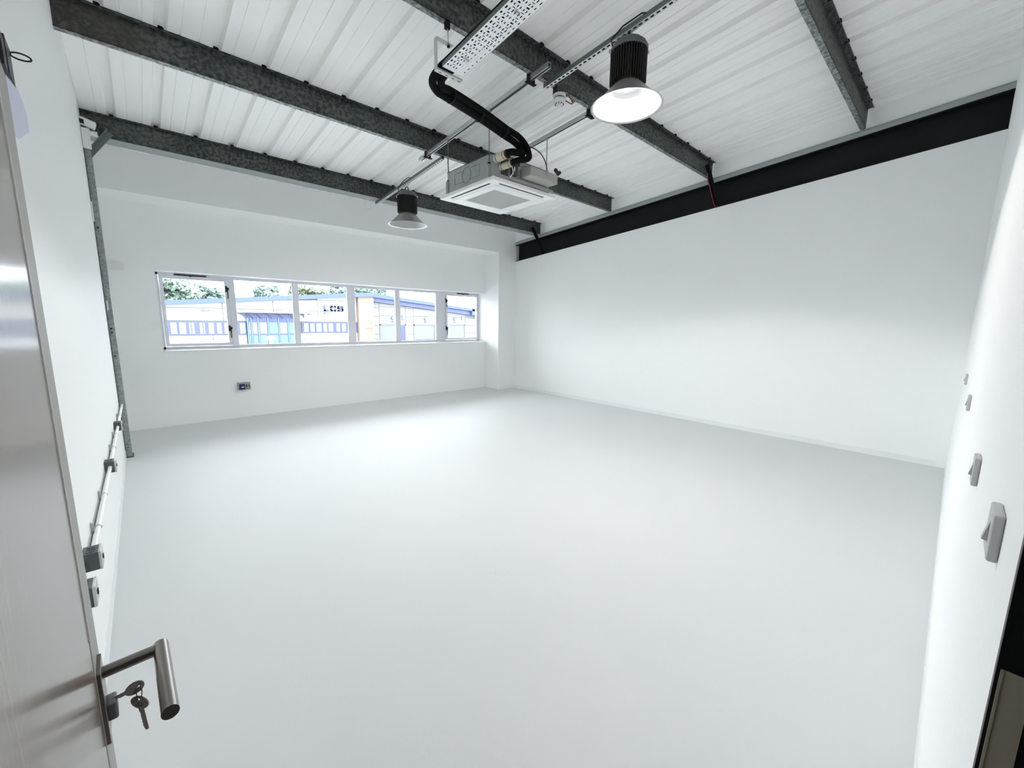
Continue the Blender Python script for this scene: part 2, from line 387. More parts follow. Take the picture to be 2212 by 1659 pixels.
def brace(a, b, wd, lab, cat='brace', mt='black_steel'):
    a, b = Vector(a), Vector(b); d = (b - a); c = (a + b) / 2; n = d.normalized()
    side = n.cross(Vector((0, 1, 0))).normalized()
    o = MB().cbox(c, d / 2, side * wd, n.cross(side) * .004).cbox(c + n.cross(side) * wd + side * wd, d / 2, n.cross(side) * wd, side * .004).build('knee_brace', M[mt], loc=a)
    tag(o, lab, cat); return o
brace((6.74, 6.78, 3.80), (7.10, 6.73, 3.27), .024, 'short black knee brace between farthest purlin and the black rafter')
brace((6.74, 2.965, 4.14), (7.10, 2.91, 3.575), .024, 'short black knee brace beside a red cable, between purlin and black rafter')
brace((-.262, 6.70, 3.42), (-.045, 6.77, 3.76), .028, 'dark diagonal brace from the galvanised post up to the farthest purlin', mt='strut_dark')
o = MB().tube([(6.74, 2.93, 4.02), (6.79, 2.93, 3.90), (6.84, 2.925, 3.84), (6.93, 2.91, 3.70), (6.98, 2.9, 3.62), (7.06, 2.9, 3.575), (7.06, 2.86, 3.58)], .008, 6).build('cable', M['dark_red'], loc=(6.8, 2.93, 3.9), smooth=60)
tag(o, 'thin red cable beside the black knee brace under the purlin', 'cable')
# ------------------------------------------------------------------ galvanised post on the left wall
root = empty('steel_post', (-.25, 6.68, 0), 'tall narrow galvanised steel post standing against the left wall', 'post')
mb = MB().box(XL + .004, -.219, 6.645, 6.65, 0, ZP0 - S * 6.65 - .02)
mb.box(-.223, -.219, 6.65, 6.78, 0, ZP0 - S * 6.8 - .004); mb.box(XL + .004, -.219, 6.775, 6.78, 0, ZP0 - S * 6.8 - .004)
mb.build('channel', M['post'], root)
MB().box(XL + .0005, XL + .0045, 6.635, 6.645, .08, 3.6).build('shadow_gap_strip', M['black'], root)
MB().box(XL + .002, -.205, 6.63, 6.80, 0, .012).build('base_plate', M['galv_box'], root)
hs = None
for (hx, hz, hr) in ((-.246, 2.681, .011), (-.250, 1.560, .011), (-.250, 1.515, .010), (-.252, 1.241, .010), (-.244, .165, .006), (-.247, .125, .006)):
    MB().lathe([(hr, 0), (hr, .002)], (hx, 6.6435, hz), 14, 'y').build('bolt_hole', M['black'], root)
MB().box(-.263, -.249, 6.6425, 6.645, 1.77, 1.88).build('paint_streak', M['white_plastic'], root)
# detector on the post
root = empty('camera_bracket', (-.24, 6.60, 3.49), 'small white box with bracket high on the left wall by the post', 'detector')
MB().box(-.272, -.207, 6.58, 6.63, 3.50, 3.70).build('back_plate', M['white_plastic'], root, bevel=.003)
MB().cbox((-.215, 6.57, 3.745), (.060, .0, -.018), (0, .04, 0), (.010, 0, .032)).build('housing', M['white_plastic'], root, bevel=.006)
MB().cbox((-.255, 6.528, 3.742), (.016, 0, -.003), (0, .003, 0), (0, 0, .022)).build('lens_window', M['black'], root)
MB().lathe([(.022, -.03), (.026, -.02), (.026, .03)], (-.178, 6.6, 3.66), 14, 'x').build('cable_gland', M['white_plastic'], root, smooth=40)
o = MB().box(XL, -.262, 6.50, 6.56, 2.73, 2.93).build('wall_box', M['white_plastic'], loc=(XL, 6.5, 2.73), bevel=.003)
tag(o, 'slim white box on the left wall just left of the galvanised post', 'box')
o = MB().box(XL, -.10, 8.10, 8.19, 2.365, 2.43).box(XL, -.17, 8.09, 8.10, 2.362, 2.43).build('cable_trunking', M['white_plastic'], loc=(XL, 8.1, 2.36))
tag(o, 'short white trunking stub sticking out near the far left corner', 'trunking')
# ------------------------------------------------------------------ window
win = empty('window_1', (3.4, YFR, ZSILL), kind='structure')
WX0, WX1, WZ0, WZ1 = .232, XREV + .004, 1.188, 2.396
fw = .042; D0, D1 = YFR, YFR + .07
mb = MB().box(WX0, WX1, D0, D1, WZ1 - fw, WZ1).box(WX0, WX1, D0, D1, WZ0, WZ0 + fw).box(WX0, WX0 + fw, D0, D1, WZ0, WZ1).box(WX1 - .02, WX1, D0, D1, WZ0, WZ1)
mb.build('window_frame', M['frame'], win)
MX = [(1.168, 1.248), (2.169, 2.249), (3.182, 3.315), (4.234, 4.323), (5.271, 5.519)]
for a, b_ in MX: MB().box(a, b_, D0 - .004, D1, WZ0 + fw, WZ1 - fw).build('mullion', M['frame'], win, bevel=.004)
MB().box(WX0 + .004, XREV, YB - .022, D0 + .01, ZSILL - .025, ZSILL).build('window_sill', M['sill'], win, bevel=.004)
px = [WX0 + fw] + [v for p in MX for v in p] + [WX1 - .02]
bays = [(px[2 * i], px[2 * i + 1]) for i in range(6)]
for i, (a, b_) in enumerate(bays):
    za, zb_ = WZ0 + fw, WZ1 - fw
    if i in (0, 5):
        q = .052
        sash = MB().box(a + .004, b_ - .004, D0 - .014, D0 + .05, zb_ - q, zb_ - .004).box(a + .004, b_ - .004, D0 - .014, D0 + .05, za + .004, za + q).box(a + .004, a + q, D0 - .014, D0 + .05, za + q, zb_ - q).box(b_ - q, b_ - .004, D0 - .014, D0 + .05, za + q, zb_ - q).build('sash', M['frame'], win, bevel=.003)
        hx = b_ - .030 if i == 0 else a + .012
        for hz in (2.18, 1.52):
            h = MB().box(hx - .014, hx + .014, D0 - .030, D0 - .014, hz - .045, hz + .05).box(hx - .004, hx + .034, D0 - .052, D0 - .030, hz - .012, hz + .026)
            h.cbox((hx + .012, D0 - .046, hz - .075), (.007, 0, 0), (0, .006, 0), (.003, 0, .085)).build('handle', M['black'], sash)
        MB().box(a + q, b_ - q, D0 + .014, D0 + .020, za + q, zb_ - q).build('pane', M['glass'], sash)
        va, vb = (.47, .88) if i == 0 else (5.86, 6.22)
        MB().box(va, vb, D0 - .020, D0 + .0, zb_ + .002, zb_ + .024).box((va + vb) / 2 - .012, (va + vb) / 2 + .012, D0 - .026, D0, zb_ - .010, zb_ + .01).build('trickle_vent', M['black'], win, label='black trickle vent')
    else:
        MB().box(a, a + .012, D0 + .006, D0 + .03, za, zb_).box(b_ - .012, b_, D0 + .006, D0 + .03, za, zb_).box(a + .012, b_ - .012, D0 + .006, D0 + .03, za, za + .012).box(a + .012, b_ - .012, D0 + .006, D0 + .03, zb_ - .012, zb_).build('glazing_bead', M['frame'], win)
        MB().box(a + .012, b_ - .012, D0 + .014, D0 + .020, za + .012, zb_ - .012).build('pane', M['glass'], win)
# ------------------------------------------------------------------ isolator on the wall under the window
root = empty('isolator_switch', (1.225, YB, .485), 'grey isolator with dark blue socket cover on the wall under the window', 'switch')
MB().box(1.132, 1.316, YB - .07, YB, .487, .610).build('enclosure', M['iso_grey'], root, bevel=.006)
MB().box(1.150, 1.232, YB - .10, YB - .07, .495, .588).build('socket_cover', M['blue_dark'], root, bevel=.006, label='dark blue cover')
MB().box(1.180, 1.214, YB - .102, YB - .10, .530, .546).build('rating_label', M['sill'], root, label='small white label')
kn = MB().lathe([(.026, 0), (.026, .014)], (1.274, YB - .084, .552), 20, 'y').build('knob', M['black'], root)
MB().box(1.270, 1.279, YB - .094, YB - .084, .528, .576).build('pointer', M['sill'], kn)
MB().box(1.256, 1.288, YB - .072, YB - .070, .496, .510).build('warning_label', M['yellow'], root)
# ------------------------------------------------------------------ left wall: conduit with metal boxes
root = empty('conduit', (-.25, 4.3, .655), 'long white conduit with saddles running low along the left wall', 'conduit')
MB().tube([(-.247, 2.43, .66), (-.247, 6.62, .66)], .0105, 12).build('pipe', M['cond'], root, smooth=60)
MB().tube([(-.268, 2.10, .64), (-.268, 6.60, .64)], .004, 6).build('pipe', M['strut_dark'], root, smooth=60)  # dark rod stands in for the conduit's shadow on the wall
for y in (2.78, 3.28, 4.45, 4.95, 5.85): MB().box(XL, -.262, y - .010, y + .010, .632, .69).lathe([(.0135, -.007), (.0135, .007)], (-.247, y, .66), 12, 'y').build('saddle', M['steel'], root)
BX = [(2.06, 'nearest of the grey metal socket boxes on the left wall, behind the door edge'),
      (2.375, 'grey metal socket box where the white conduit ends, second from the door'),
      (3.87, 'grey metal socket box midway along the white conduit'), (5.30, 'small-looking grey socket box right beside the galvanised post')]
for y, lab in BX:
    root = empty('socket_box', (XL, y + .043, .62), lab, 'socket', 'grey metal sockets on the left wall')
    MB().box(XL, -.225, y, y + .086, .620, .700).build('back_box', M['galv_box'], root, bevel=.002)
    MB().box(-.225, -.216, y - .001, y + .087, .619, .701).build('cover_plate', M['steel'], root, bevel=.002, label='pale cover plate')
    MB().box(-.216, -.212, y + .035, y + .052, .650, .668).build('rocker', M['black'], root)
    for k in range(3): MB().box(-.262 + .0, -.236, y + .014 + .022 * k, y + .018 + .022 * k, .700, .7012).build('knockout', M['black'], root)
# ------------------------------------------------------------------ light switches on the front wall
SW = [(1.095, 1.340, 'light switch nearest the doorway on the right-hand wall, largest in view'), (1.852, 1.270, 'second light switch from the doorway, on the wall beside the door'),
      (3.40, 1.283, 'third light switch from the doorway, small in view'), (4.855, 1.290, 'light switch farthest from the doorway, tiny near the corner')]
for x, z, lab in SW:
    root = empty('light_switch', (x, YN, z), lab, 'switch', 'white light switches beside the doorway')
    MB().box(x - .043, x + .043, YN, YN + .014, z - .043, z + .043).build('plate', M['switch'], root, bevel=.004)
    MB().prism([(x - .010, YN + .014, z - .018), (x - .010, YN + .014, z + .020), (x - .010, YN + .021, z - .016)], (.016, 0, 0)).build('rocker', M['switch'], root)
# ------------------------------------------------------------------ strut rails, clamps
def rail_down(xc, ya, yb_, lab):     # channel with its mouth down
    root = empty('strut_rail', (xc, (ya + yb_) / 2, ZP0 - .04 - S * (ya + yb_) / 2), lab, 'rail', 'strut rails carrying the cassette')
    zt = ZP0 - .003; h = .041
    mb = MB(); sl(mb, xc - .0205, xc + .0205, zt - .002, zt, ya, yb_)
    for s_ in (-1, 1):
        a, b_ = sorted((xc + s_ * .0205, xc + s_ * .0185)); sl(mb, a, b_, zt - h, zt - .002, ya, yb_)
        a, b_ = sorted((xc + s_ * .0205, xc + s_ * .0110)); sl(mb, a, b_, zt - h - .002, zt - h, ya, yb_)
    mb.build('channel', M['steel'], root)
    sl(MB(), xc - .017, xc + .017, zt - .012, zt - .006, ya + .01, yb_ - .01).build('channel_shade', M['black'], root)  # black strip paints the shade inside the open channel
    for yc in (2.99, 4.882):
        z = ZP0 - S * yc
        mb = MB().box(xc - .036, xc - .030, yc + .03, yc + .07, z - .075, z + .012).box(xc + .030, xc + .036, yc + .03, yc + .07, z - .075, z + .012)
        mb.box(xc - .06, xc + .06, yc + .03, yc + .07, z - .075, z - .068).box(xc - .036, xc + .036, yc + .045, yc + .06, z + .006, z + .012)
        mb.build('beam_clamp', M['black_steel'], root, label='black beam clamp')
    return root
rail_down(2.973, 2.80, 5.12, 'left strut rail of the pair holding the air conditioning cassette')
rail_down(3.895, 2.96, 5.05, 'right strut rail of the pair holding the cassette, partly behind it')
def rail_slotted(xc, ya, yb_, lab):
    root = empty('slotted_rail', (xc, (ya + yb_) / 2, ZP0 - .04 - S * (ya + yb_) / 2), lab, 'rail', 'slotted rails carrying the lamps')
    zt = ZP0 - .003; h = .041
    mb = MB()
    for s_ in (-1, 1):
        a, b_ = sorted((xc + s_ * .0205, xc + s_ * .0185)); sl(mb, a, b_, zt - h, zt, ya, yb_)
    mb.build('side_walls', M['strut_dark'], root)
    mb = MB()
    for s_ in (-1, 1):
        a, b_ = sorted((xc + s_ * .0205, xc + s_ * .0100)); sl(mb, a, b_, zt - h - .002, zt - h, ya, yb_)
    y = ya
    while y < yb_: sl(mb, xc - .0100, xc + .0100, zt - h - .002, zt - h, y, min(y + .020, yb_)); y += .05
    mb.build('slotted_web', M['strut'], root)
    sl(MB(), xc - .018, xc + .018, zt - .006, zt - .002, ya, yb_).build('channel_shade', M['black'], root)  # black strip paints the shade seen through the slots
    return root
rail_slotted(3.172, 1.02, 3.045, 'slotted rail above the near high bay lamp')
rail_slotted(3.185, 4.90, 6.975, 'slotted rail above the far high bay lamp by the window wall')
# ------------------------------------------------------------------ high bay lamps
def lamp(xc, yc, zr, zrail, lab, seed):
    root = empty('high_bay_lamp', (xc, yc, zr), lab, 'lamp', 'high bay lamps')
    C = (xc, yc, zr)
    MB().lathe([(.292, -.004), (.290, 0), (.262, .012), (.118, .155), (.112, .165)], C, 64, caps=False).build('reflector', M['reflector'], root, smooth=60)
    MB().lathe([(.292, -.004), (.286, -.002), (.259, .010), (.114, .152), (.0, .156)], C, 64, caps=False).build('reflector_lining', M['refl_in'], root, smooth=40, label='white inside of the reflector')
    hb = MB().lathe([(.11, .158), (.112, .41)], C, 32).build('heat_sink', M['sink'], root, smooth=40)
    src = None
    fin = MB()
    for k in range(44):
        g = 2 * math.pi * k / 44; d = Vector((math.cos(g), math.sin(g), 0)); tt = Vector((-d.y, d.x, 0))
        fin.cbox(Vector(C) + d * .125 + Vector((0, 0, .290)), d * .022, tt * .0022, (0, 0, .118))
        fin.cbox(Vector(C) + d * .108 + Vector((0, 0, .185)), d * .012, tt * .0022, (0, 0, .03))
    fin.build('fins', M['sink'], root, kind='stuff')
    cp = MB().lathe([(.146, .405), (.152, .412), (.152, .430), (.146, .436), (.140, .452), (.112, .478), (.0, .480)], C, 16, caps=False).build('top_cap', M['cap'], root, smooth=30)
    for sgn in (-1, 1): MB().cbox(Vector(C) + Vector((sgn * .114, -sgn * .102, .412)), (.010, 0, 0), (0, .010, 0), (0, 0, .012)).build('lug', M['steel'], cp)
    ring = [Vector(C) + Vector((.026 * math.cos(a), .0, .522 + .026 * math.sin(a))) for a in [2 * math.pi * i / 16 for i in range(16)]]
    MB().tube(ring, .006, 6, closed=True).lathe([(.012, .478), (.012, .50)], C, 10).build('hook_ring', M['black_steel'], root, smooth=60)
    for i, dy in enumerate((-.11, -.045, .035, .11)):
        a = Vector(C) + Vector((0, 0, .546)); b = Vector((xc, yc + dy, zrail - S * dy - .003)); d = b - a; n = max(3, int(d.length / .026)); dn = d.normalized()
        mb = MB(); ln = d.length / n
        for k in range(n):
            c = a + d * ((k + .5) / n)
            side = (Vector((1, 0, 0)) if k % 2 else dn.cross(Vector((1, 0, 0))).normalized())
            pts = [c + dn * math.sin(t) * ln * .62 + side * math.cos(t) * .006 for t in [2 * math.pi * j / 8 for j in range(8)]]
            mb.tube(pts, .0018, 4, closed=True)
        mb.build('chain', M['steel'], root)
    z1 = zr + .46
    MB().tube([(xc - .075, yc + .11, z1), (xc - .085, yc + .12, zr + .52), (xc - .05, yc + .13, zrail - .01), (xc - .03, yc + .05, zrail + .05), (xc - .03, yc - .12, zrail + .062), (xc - .005, yc - .20, zrail + .035)], .006, 6).build('flex', M['black'], root, smooth=60)
    chip = MB().box(xc - .045, xc + .045, yc - .045, yc + .045, zr + .140, zr + .150).build('chip_holder', M['white_plastic'], root)
    MB().box(xc - .024, xc + .024, yc - .024, yc + .024, zr + .132, zr + .140).build('led_chip', M['chip'], root, label='yellow square light chip')
    ld = bpy.data.lights.new('lamp_light', 'AREA'); ld.shape = 'DISK'; ld.size = .54 if seed == 2 else .07; ld.energy = LAMP_W[seed - 1]; ld.color = (1.0, .985, .94)
    lo = bpy.data.objects.new('lamp_light', ld); col.objects.link(lo); lo.parent = root; lo.location = (0, 0,   .004 if seed == 2 else .128)
    return root
def zrail(y): return ZP0 - .046 - S * y
lamp(3.175, 2.10, 3.485, zrail(2.10), 'near high bay lamp with dark finned body and wide white reflector', 1)
lamp(3.185, 5.90, 3.146, zrail(5.90), 'far high bay lamp hanging in front of the window wall', 2)
# ------------------------------------------------------------------ cable tray with insulated pipes
root = empty('cable_tray', (2.015, 2.0, 3.7), 'white perforated cable tray hanging overhead, carrying black pipes', 'tray')
TZ = 3.885; tx0, tx1, ty0, ty1 = 1.918, 2.112, .95, 2.945
cw = .004; nx = int(round((tx1 - tx0) / cw)); ny = int(round((ty1 - ty0) / .006))
occ = [[True] * ny for _ in range(nx)]
def punch(cx, cy, hw, hl):
    for i in range(nx):
        x = (i + .5) * cw
        if abs(x - cx) > hw: continue
        for j in range(max(0, int((cy - hl) / .006) - 1), min(ny, int((cy + hl) / .006) + 2)):
            if abs((j + .5) * .006 - cy) <= hl: occ[i][j] = False
yy = ny * .006 - .05
while yy > .02:
    for c in range(7): punch(.018 + c * .0262, yy, .0042, .0095)
    for c in (1.5, 4.5): punch(.018 + c * .0262, yy - .026, .0105, .0042)
    yy -= .052
mb = MB(); idx = {}
def vid(i, j, lv):
    key = (i, j, lv)
    if key not in idx:
        y = ty0 + j * .006
        idx[key] = len(mb.v); mb.v.append((tx0 + i * cw, y, TZ - S * y + lv * .002))
    return idx[key]
for i in range(nx):
    j = 0
    while j < ny:
        if not occ[i][j]: j += 1; continue
        k = j
        while k < ny and occ[i][k]: k += 1
        mb.f.append((vid(i, j, 0), vid(i + 1, j, 0), vid(i + 1, k, 0), vid(i, k, 0)))
        j = k
mb.build('tray_bed', M['tray'], root)
for (a, b_) in ((tx0 - .001, tx0 + .001), (tx1 - .001, tx1 + .001)): sl(MB(), a, b_, TZ, TZ + .03, ty0, ty1).build('side_flange', M['strut_dark'], root)
# oval maker marks pressed in the tray
for (cx, cy) in ((2.02, 2.76), (2.02, 2.20)):
    mk = MB()
    pts = [Vector((cx + .030 * math.cos(a), cy + .017 * math.sin(a), TZ - S * cy - .001)) for a in [2 * math.pi * i / 20 * .7 + .3 for i in range(20)]]
    mk.tube(pts, .0014, 4)
    for k in range(4): mk.box(cx - .018 + .011 * k, cx - .015 + .011 * k, cy - .008, cy + .008, TZ - S * cy - .002, TZ - S * cy)
    mk.box(cx - .018, cx + .02, cy - .001, cy + .001, TZ - S * cy - .002, TZ - S * cy)
    mk.build('stamped_mark', M['strut_dark'], root)
yb_ = 2.985; z0 = TZ - S * yb_ - .012
MB().box(1.885, 2.125, yb_ - .02, yb_ + .021, z0 - .004, z0 + .000).box(1.885, 1.889, yb_ - .02, yb_ + .021, z0, z0 + .225).box(1.885, 2.04, yb_ - .02, yb_ + .021, z0 + .221, z0 + .225).box(1.885, 2.125, yb_ - .021, yb_ - .018, z0, z0 + .012).box(1.885, 2.125, yb_ + .018, yb_ + .021, z0, z0 + .012).build('hanger_bracket', M['steel'], root, bevel=.001)
for hx in (1.925, 1.985, 2.045, 2.10): MB().box(hx - .010, hx + .010, yb_ - .003, yb_ + .004, z0 - .0055, z0 - .004).build('bracket_slot', M['black'], root)
MB().tube([(2.008, 3.0, ZP0 - S * 3.0 - .04), (2.008, 2.99, z0 + .20)], .0045, 8).build('threaded_rod', M['steel'], root)
MB().box(1.99, 2.026, 2.99, 3.02, ZP0 - S * 3.0 - .05, ZP0 - S * 3.0 + .012).build('beam_clamp', M['black_steel'], root)
MB().lathe([(.011, 0), (.011, .012)], (2.008, 2.99, z0 + .226), 8).lathe([(.011, 0), (.011, .012)], (2.008, 2.99, z0 + .205), 8).build('nut', M['black_steel'], root)
def cr(P, n=6):   # smooth path
    P = [Vector(p) for p in P]; out = []
    for i in range(len(P) - 1):
        a, b_, c, d = P[max(i - 1, 0)], P[i], P[i + 1], P[min(i + 2, len(P) - 1)]
        for k in range(n):
            t = k / n; out.append(.5 * ((2 * b_) + (-a + c) * t + (2 * a - 5 * b_ + 4 * c - d) * t * t + (-a + 3 * b_ - 3 * c + d) * t ** 3))
    out.append(P[-1]); return out
PB = empty('pipe_bundle', (2.0, 3.1, 3.65), 'two black insulated pipes dropping from the tray to the cassette', 'pipe')
tzz = lambda y: TZ - S * y + .034
path1 = cr([(1.952, .9, tzz(.9)), (1.952, 2.0, tzz(2.0)), (1.950, 2.85, tzz(2.85)), (1.942, 3.02, 3.665), (1.945, 3.13, 3.625), (2.02, 3.185, 3.60), (2.14, 3.215, 3.60), (2.55, 3.30, 3.60), (2.95, 3.405, 3.60), (3.10, 3.42, 3.585), (3.18, 3.40, 3.54), (3.19, 3.36, 3.48), (3.13, 3.33, 3.45), (3.03, 3.36, 3.445), (3.005, 3.43, 3.44)])
path2 = cr([(2.045, .9, tzz(.9)), (2.045, 2.0, tzz(2.0)), (2.03, 2.85, tzz(2.85)), (2.00, 3.00, 3.66), (2.00, 3.09, 3.63), (2.06, 3.14, 3.615), (2.16, 3.178, 3.642), (2.56, 3.262, 3.648), (2.96, 3.367, 3.648), (3.13, 3.375, 3.628), (3.215, 3.35, 3.56), (3.23, 3.31, 3.46), (3.19, 3.29, 3.40), (3.10, 3.34, 3.375), (3.075, 3.42, 3.365)])
MB().tube(path1, .033, 14).build('pipe', M['rubber'], PB, smooth=60)
MB().tube(path2, .031, 14).build('pipe', M['rubber'], PB, smooth=60)
MB().tube([(2.000, .9, tzz(.9) - .012), (2.000, 2.80, tzz(2.8) - .012)], .019, 10).build('cable', M['rubber'], PB, smooth=60)
MB().tube([(2.092, .9, tzz(.9) - .012), (2.092, 2.62, tzz(2.62) - .012)], .017, 10).build('cable', M['rubber'], PB, smooth=60)
for x in (2.17, 2.55, 2.93):
    t = (x - 2.14) / .81; c = Vector((x, 3.195 + .19 * t, 3.618)); d = Vector((.81, .19, 0)).normalized()
    MB().tube([c - d * .003, c + d * .003], .061, 14).build('tie', M['black'], PB, smooth=60)
# smoke detector on purlin three
root = empty('smoke_detector', (3.325, 2.965, 3.96), 'round white smoke detector hanging under the purlin beside the near lamp', 'detector')
zc = 3.85
MB().lathe([(.058, .075), (.064, .078), (.064, .100), (.050, .102)], (3.325, 2.985, zc), 28).build('base', M['white_plastic'], root, smooth=40)
MB().lathe([(.048, .060), (.048, .076)], (3.325, 2.985, zc), 24).build('shadow_ring', M['galv_box'], root)
MB().lathe([(.0, -.006), (.026, -.005), (.032, .010), (.050, .022), (.060, .035), (.060, .060)], (3.325, 2.985, zc), 28, caps=False).build('head', M['white_plastic'], root, smooth=40)
for k in range(10):
    g = 2 * math.pi * k / 10; d = Vector((math.cos(g), math.sin(g), 0))
    MB().cbox(Vector((3.325, 2.985, zc + .016)) + d * .042, d * .003, Vector((-d.y, d.x, 0)) * .004, (0, 0, .008)).build('sensor_slot', M['black'], root)
MB().box(3.275, 3.375, 2.975, 3.03, zc + .100, ZP0 - S * 3.0 + .004).build('mounting', M['dark_metal'], root)
o = MB().tube(cr([(3.37, 2.95, 3.93), (3.41, 2.945, 3.97), (3.45, 2.95, 3.955), (3.50, 2.955, 3.93), (3.53, 2.96, 3.955)]), .006, 6).tube(cr([(3.37, 2.95, 3.905), (3.43, 2.95, 3.905), (3.48, 2.95, 3.91), (3.50, 2.955, 3.96)]), .005, 6).build('cable', M['dark_red'], loc=(3.45, 2.95, 3.94), smooth=60)
tag(o, 'red fire cable loop between smoke detector and near lamp', 'cable')
# ------------------------------------------------------------------ air conditioning cassette
ac = empty('ceiling_cassette', (3.434, 4.067, 3.2), 'square white air conditioning cassette hung on rods below the roof', 'air conditioner')
ax0, ax1, ay0, ay1, az = 2.932, 3.936, 3.545, 4.590, 3.2
ms = M['ac_white']
gx0, gx1, gy0, gy1 = 3.163, 3.757, 3.795, 4.375
def ring(mb, X0, X1, Y0, Y1, x0, x1, y0, y1, z0, z1):
    mb.box(X0, X1, Y0, y0, z0, z1).box(X0, X1, y1, Y1, z0, z1).box(X0, x0, y0, y1, z0, z1).box(x1, X1, y0, y1, z0, z1); return mb
s0 = [(3.075, 3.125), (3.745 + .05, 3.845)]
mb = MB()
ring(mb, ax0, ax1, ay0, ay1, ax0 + .055, ax1 - .055, ay0 + .055, ay1 - .055, az, az + .04)
mb.build('fascia_panel', ms, ac, bevel=.006)
ring(MB(), ax0 + .125, ax1 - .125, ay0 + .125, ay1 - .125, gx0, gx1, gy0, gy1, az - .006, az + .03).build('inner_frame', ms, ac, bevel=.004)
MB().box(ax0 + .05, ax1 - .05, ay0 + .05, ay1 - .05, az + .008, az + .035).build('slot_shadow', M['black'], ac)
# flaps nearly closing the four slots
e = .055; wd = .055
MB().box(ax0 + .14, ax1 - .14, ay0 + e + .034, ay0 + e + .071, az + .001, az + .008).build('louvre', ms, ac, bevel=.002)
MB().box(ax0 + .14, ax1 - .14, ay1 - e - .072, ay1 - e - .002, az + .0, az + .010).build('louvre', ms, ac, bevel=.002)
MB().box(ax0 + e + .034, ax0 + e + .071, ay0 + .14, ay1 - .14, az + .001, az + .008).build('louvre', ms, ac, bevel=.002)
MB().box(ax1 - e - .072, ax1 - e - .002, ay0 + .14, ay1 - .14, az + .0, az + .010).build('louvre', ms, ac, bevel=.002)
for (cx, cy) in ((ax0 + .097, ay0 + .095), (ax1 - .095, ay0 + .095), (ax0 + .095, ay1 - .095), (ax1 - .095, ay1 - .095)):
    MB().box(cx - .045, cx + .045, cy - .045, cy + .045, az + .001, az + .03).build('corner_cover', ms, ac, bevel=.003)
MB().box(gx0 + .002, gx1 - .002, gy0 + .002, gy1 - .002, az + .004, az + .012).build('grille', M['ac_grille'], ac)
gs = MB()
y = gy0 + .012
while y < gy1 - .01: gs.box(gx0 + .006, gx1 - .006, y, y + .005, az, az + .004); y += .0145
gs.build('grille_slats', M['ac_grille'], ac, kind='stuff')
cx0, cx1, cy0, cy1, ch = ax0 + .035, ax1 - .035, ay0 + .03, ay1 - .03, .095
def octa(z): return [(cx0 + ch, cy0, z), (cx1 - ch, cy0, z), (cx1, cy0 + ch, z), (cx1, cy1 - ch, z), (cx1 - ch, cy1, z), (cx0 + ch, cy1, z), (cx0, cy1 - ch, z), (cx0, cy0 + ch, z)]
MB().prism(octa(az + .04), (0, 0, .250)).build('casing', M['casing'], ac, bevel=.003)
MB().prism([(p[0] + (.006 if p[0] > 3.4 else -.006), p[1] + (.006 if p[1] > 4 else -.006), p[2]) for p in octa(az + .045)], (0, 0, .045)).build('lower_band', M['casing'], ac, bevel=.006)
MB().prism([(p[0] + (.004 if p[0] > 3.4 else -.004), p[1] + (.004 if p[1] > 4 else -.004), p[2]) for p in octa(az + .288)], (0, 0, .006)).build('top_rim', M['casing_dark'], ac)
# knockout outlines on the left face
kx = cx0 - .0015
kc = (kx, 4.07, az + .175)
cir = [(kx, 4.07 + .085 * math.cos(a), az + .175 + .085 * math.sin(a)) for a in [2 * math.pi * i / 28 for i in range(28)]]
MB().tube(cir, .0016, 4, closed=True).build('knockout', M['black'], ac)
z_ = az + .175
for ysg in (-1, 1):
    MB().tube([(kx, 4.07 + ysg * .09, z_ + .06), (kx, 4.07 + ysg * .24, z_ + .06), (kx, 4.07 + ysg * .24, z_ - .06), (kx, 4.07 + ysg * .06, z_ - .06)], .0016, 4).build('knockout', M['black'], ac)
kf = cy0 - .0015
sq = [(3.44 + .075 * max(-1, min(1, 1.5 * math.cos(a))), kf, az + .235 + .018 * math.sin(a)) for a in [2 * math.pi * i / 20 for i in range(20)]]
MB().tube(sq, .0016, 4, closed=True).build('knockout', M['black'], ac)
MB().box(2.955 + .11, 3.17, cy0 - .004, cy0, az + .09, az + .285).build('service_plate', M['casing_dark'], ac)
# pipe stubs with beige lagging
for (x, z, rr, ya, yb2) in ((3.005, az + .232, .043, 3.41, 3.585), (3.075, az + .160, .034, 3.40, 3.58)):
    st_ = MB().lathe([(rr, ya), (rr, yb2)], (x, 0, z), 20, 'y').build('pipe_stub', M['beige'], ac, smooth=40, label='beige lagged pipe stub')
    for yy_ in (ya + .035, yb2 - .03): MB().lathe([(rr + .002, yy_ - .003), (rr + .002, yy_ + .003)], (x, 0, z), 20, 'y').build('tie', M['black'], st_)
    MB().lathe([(rr + .001, ya - .012), (rr + .001, ya + .002)], (x, 0, z), 20, 'y').build('end_ring', M['maroon'], st_)
MB().box(3.200, 3.275, cy0 - .05, cy0, az + .105, az + .225).build('pump_box', M['casing_dark'], ac, bevel=.004)
MB().box(3.215, 3.228, cy0 - .053, cy0 - .05, az + .145, az + .185).build('label_strip', M['sill'], ac)
MB().box(3.19, 3.90, cy0 - .020, cy0 + .0, az + .055, az + .095).build('bottom_rail', M['casing'], ac, bevel=.008)
MB().box(3.36, 3.82, cy0 - .16, cy0 - .0, az + .110, az + .215).build('electrical_box', M['grey_plastic'], ac, bevel=.012, label='pale grey plastic box')
MB().box(3.60, 3.65, cy0 - .164, cy0 - .14, az + .165, az + .22).build('box_catch', M['casing'], ac)
MB().tube([(3.83, 3.47, az + .29), (3.86, 3.48, az + .285), (3.89, 3.48, az + .26), (3.92, 3.48, az + .285)], .022, 10).build('connector', M['black'], ac, smooth=50)
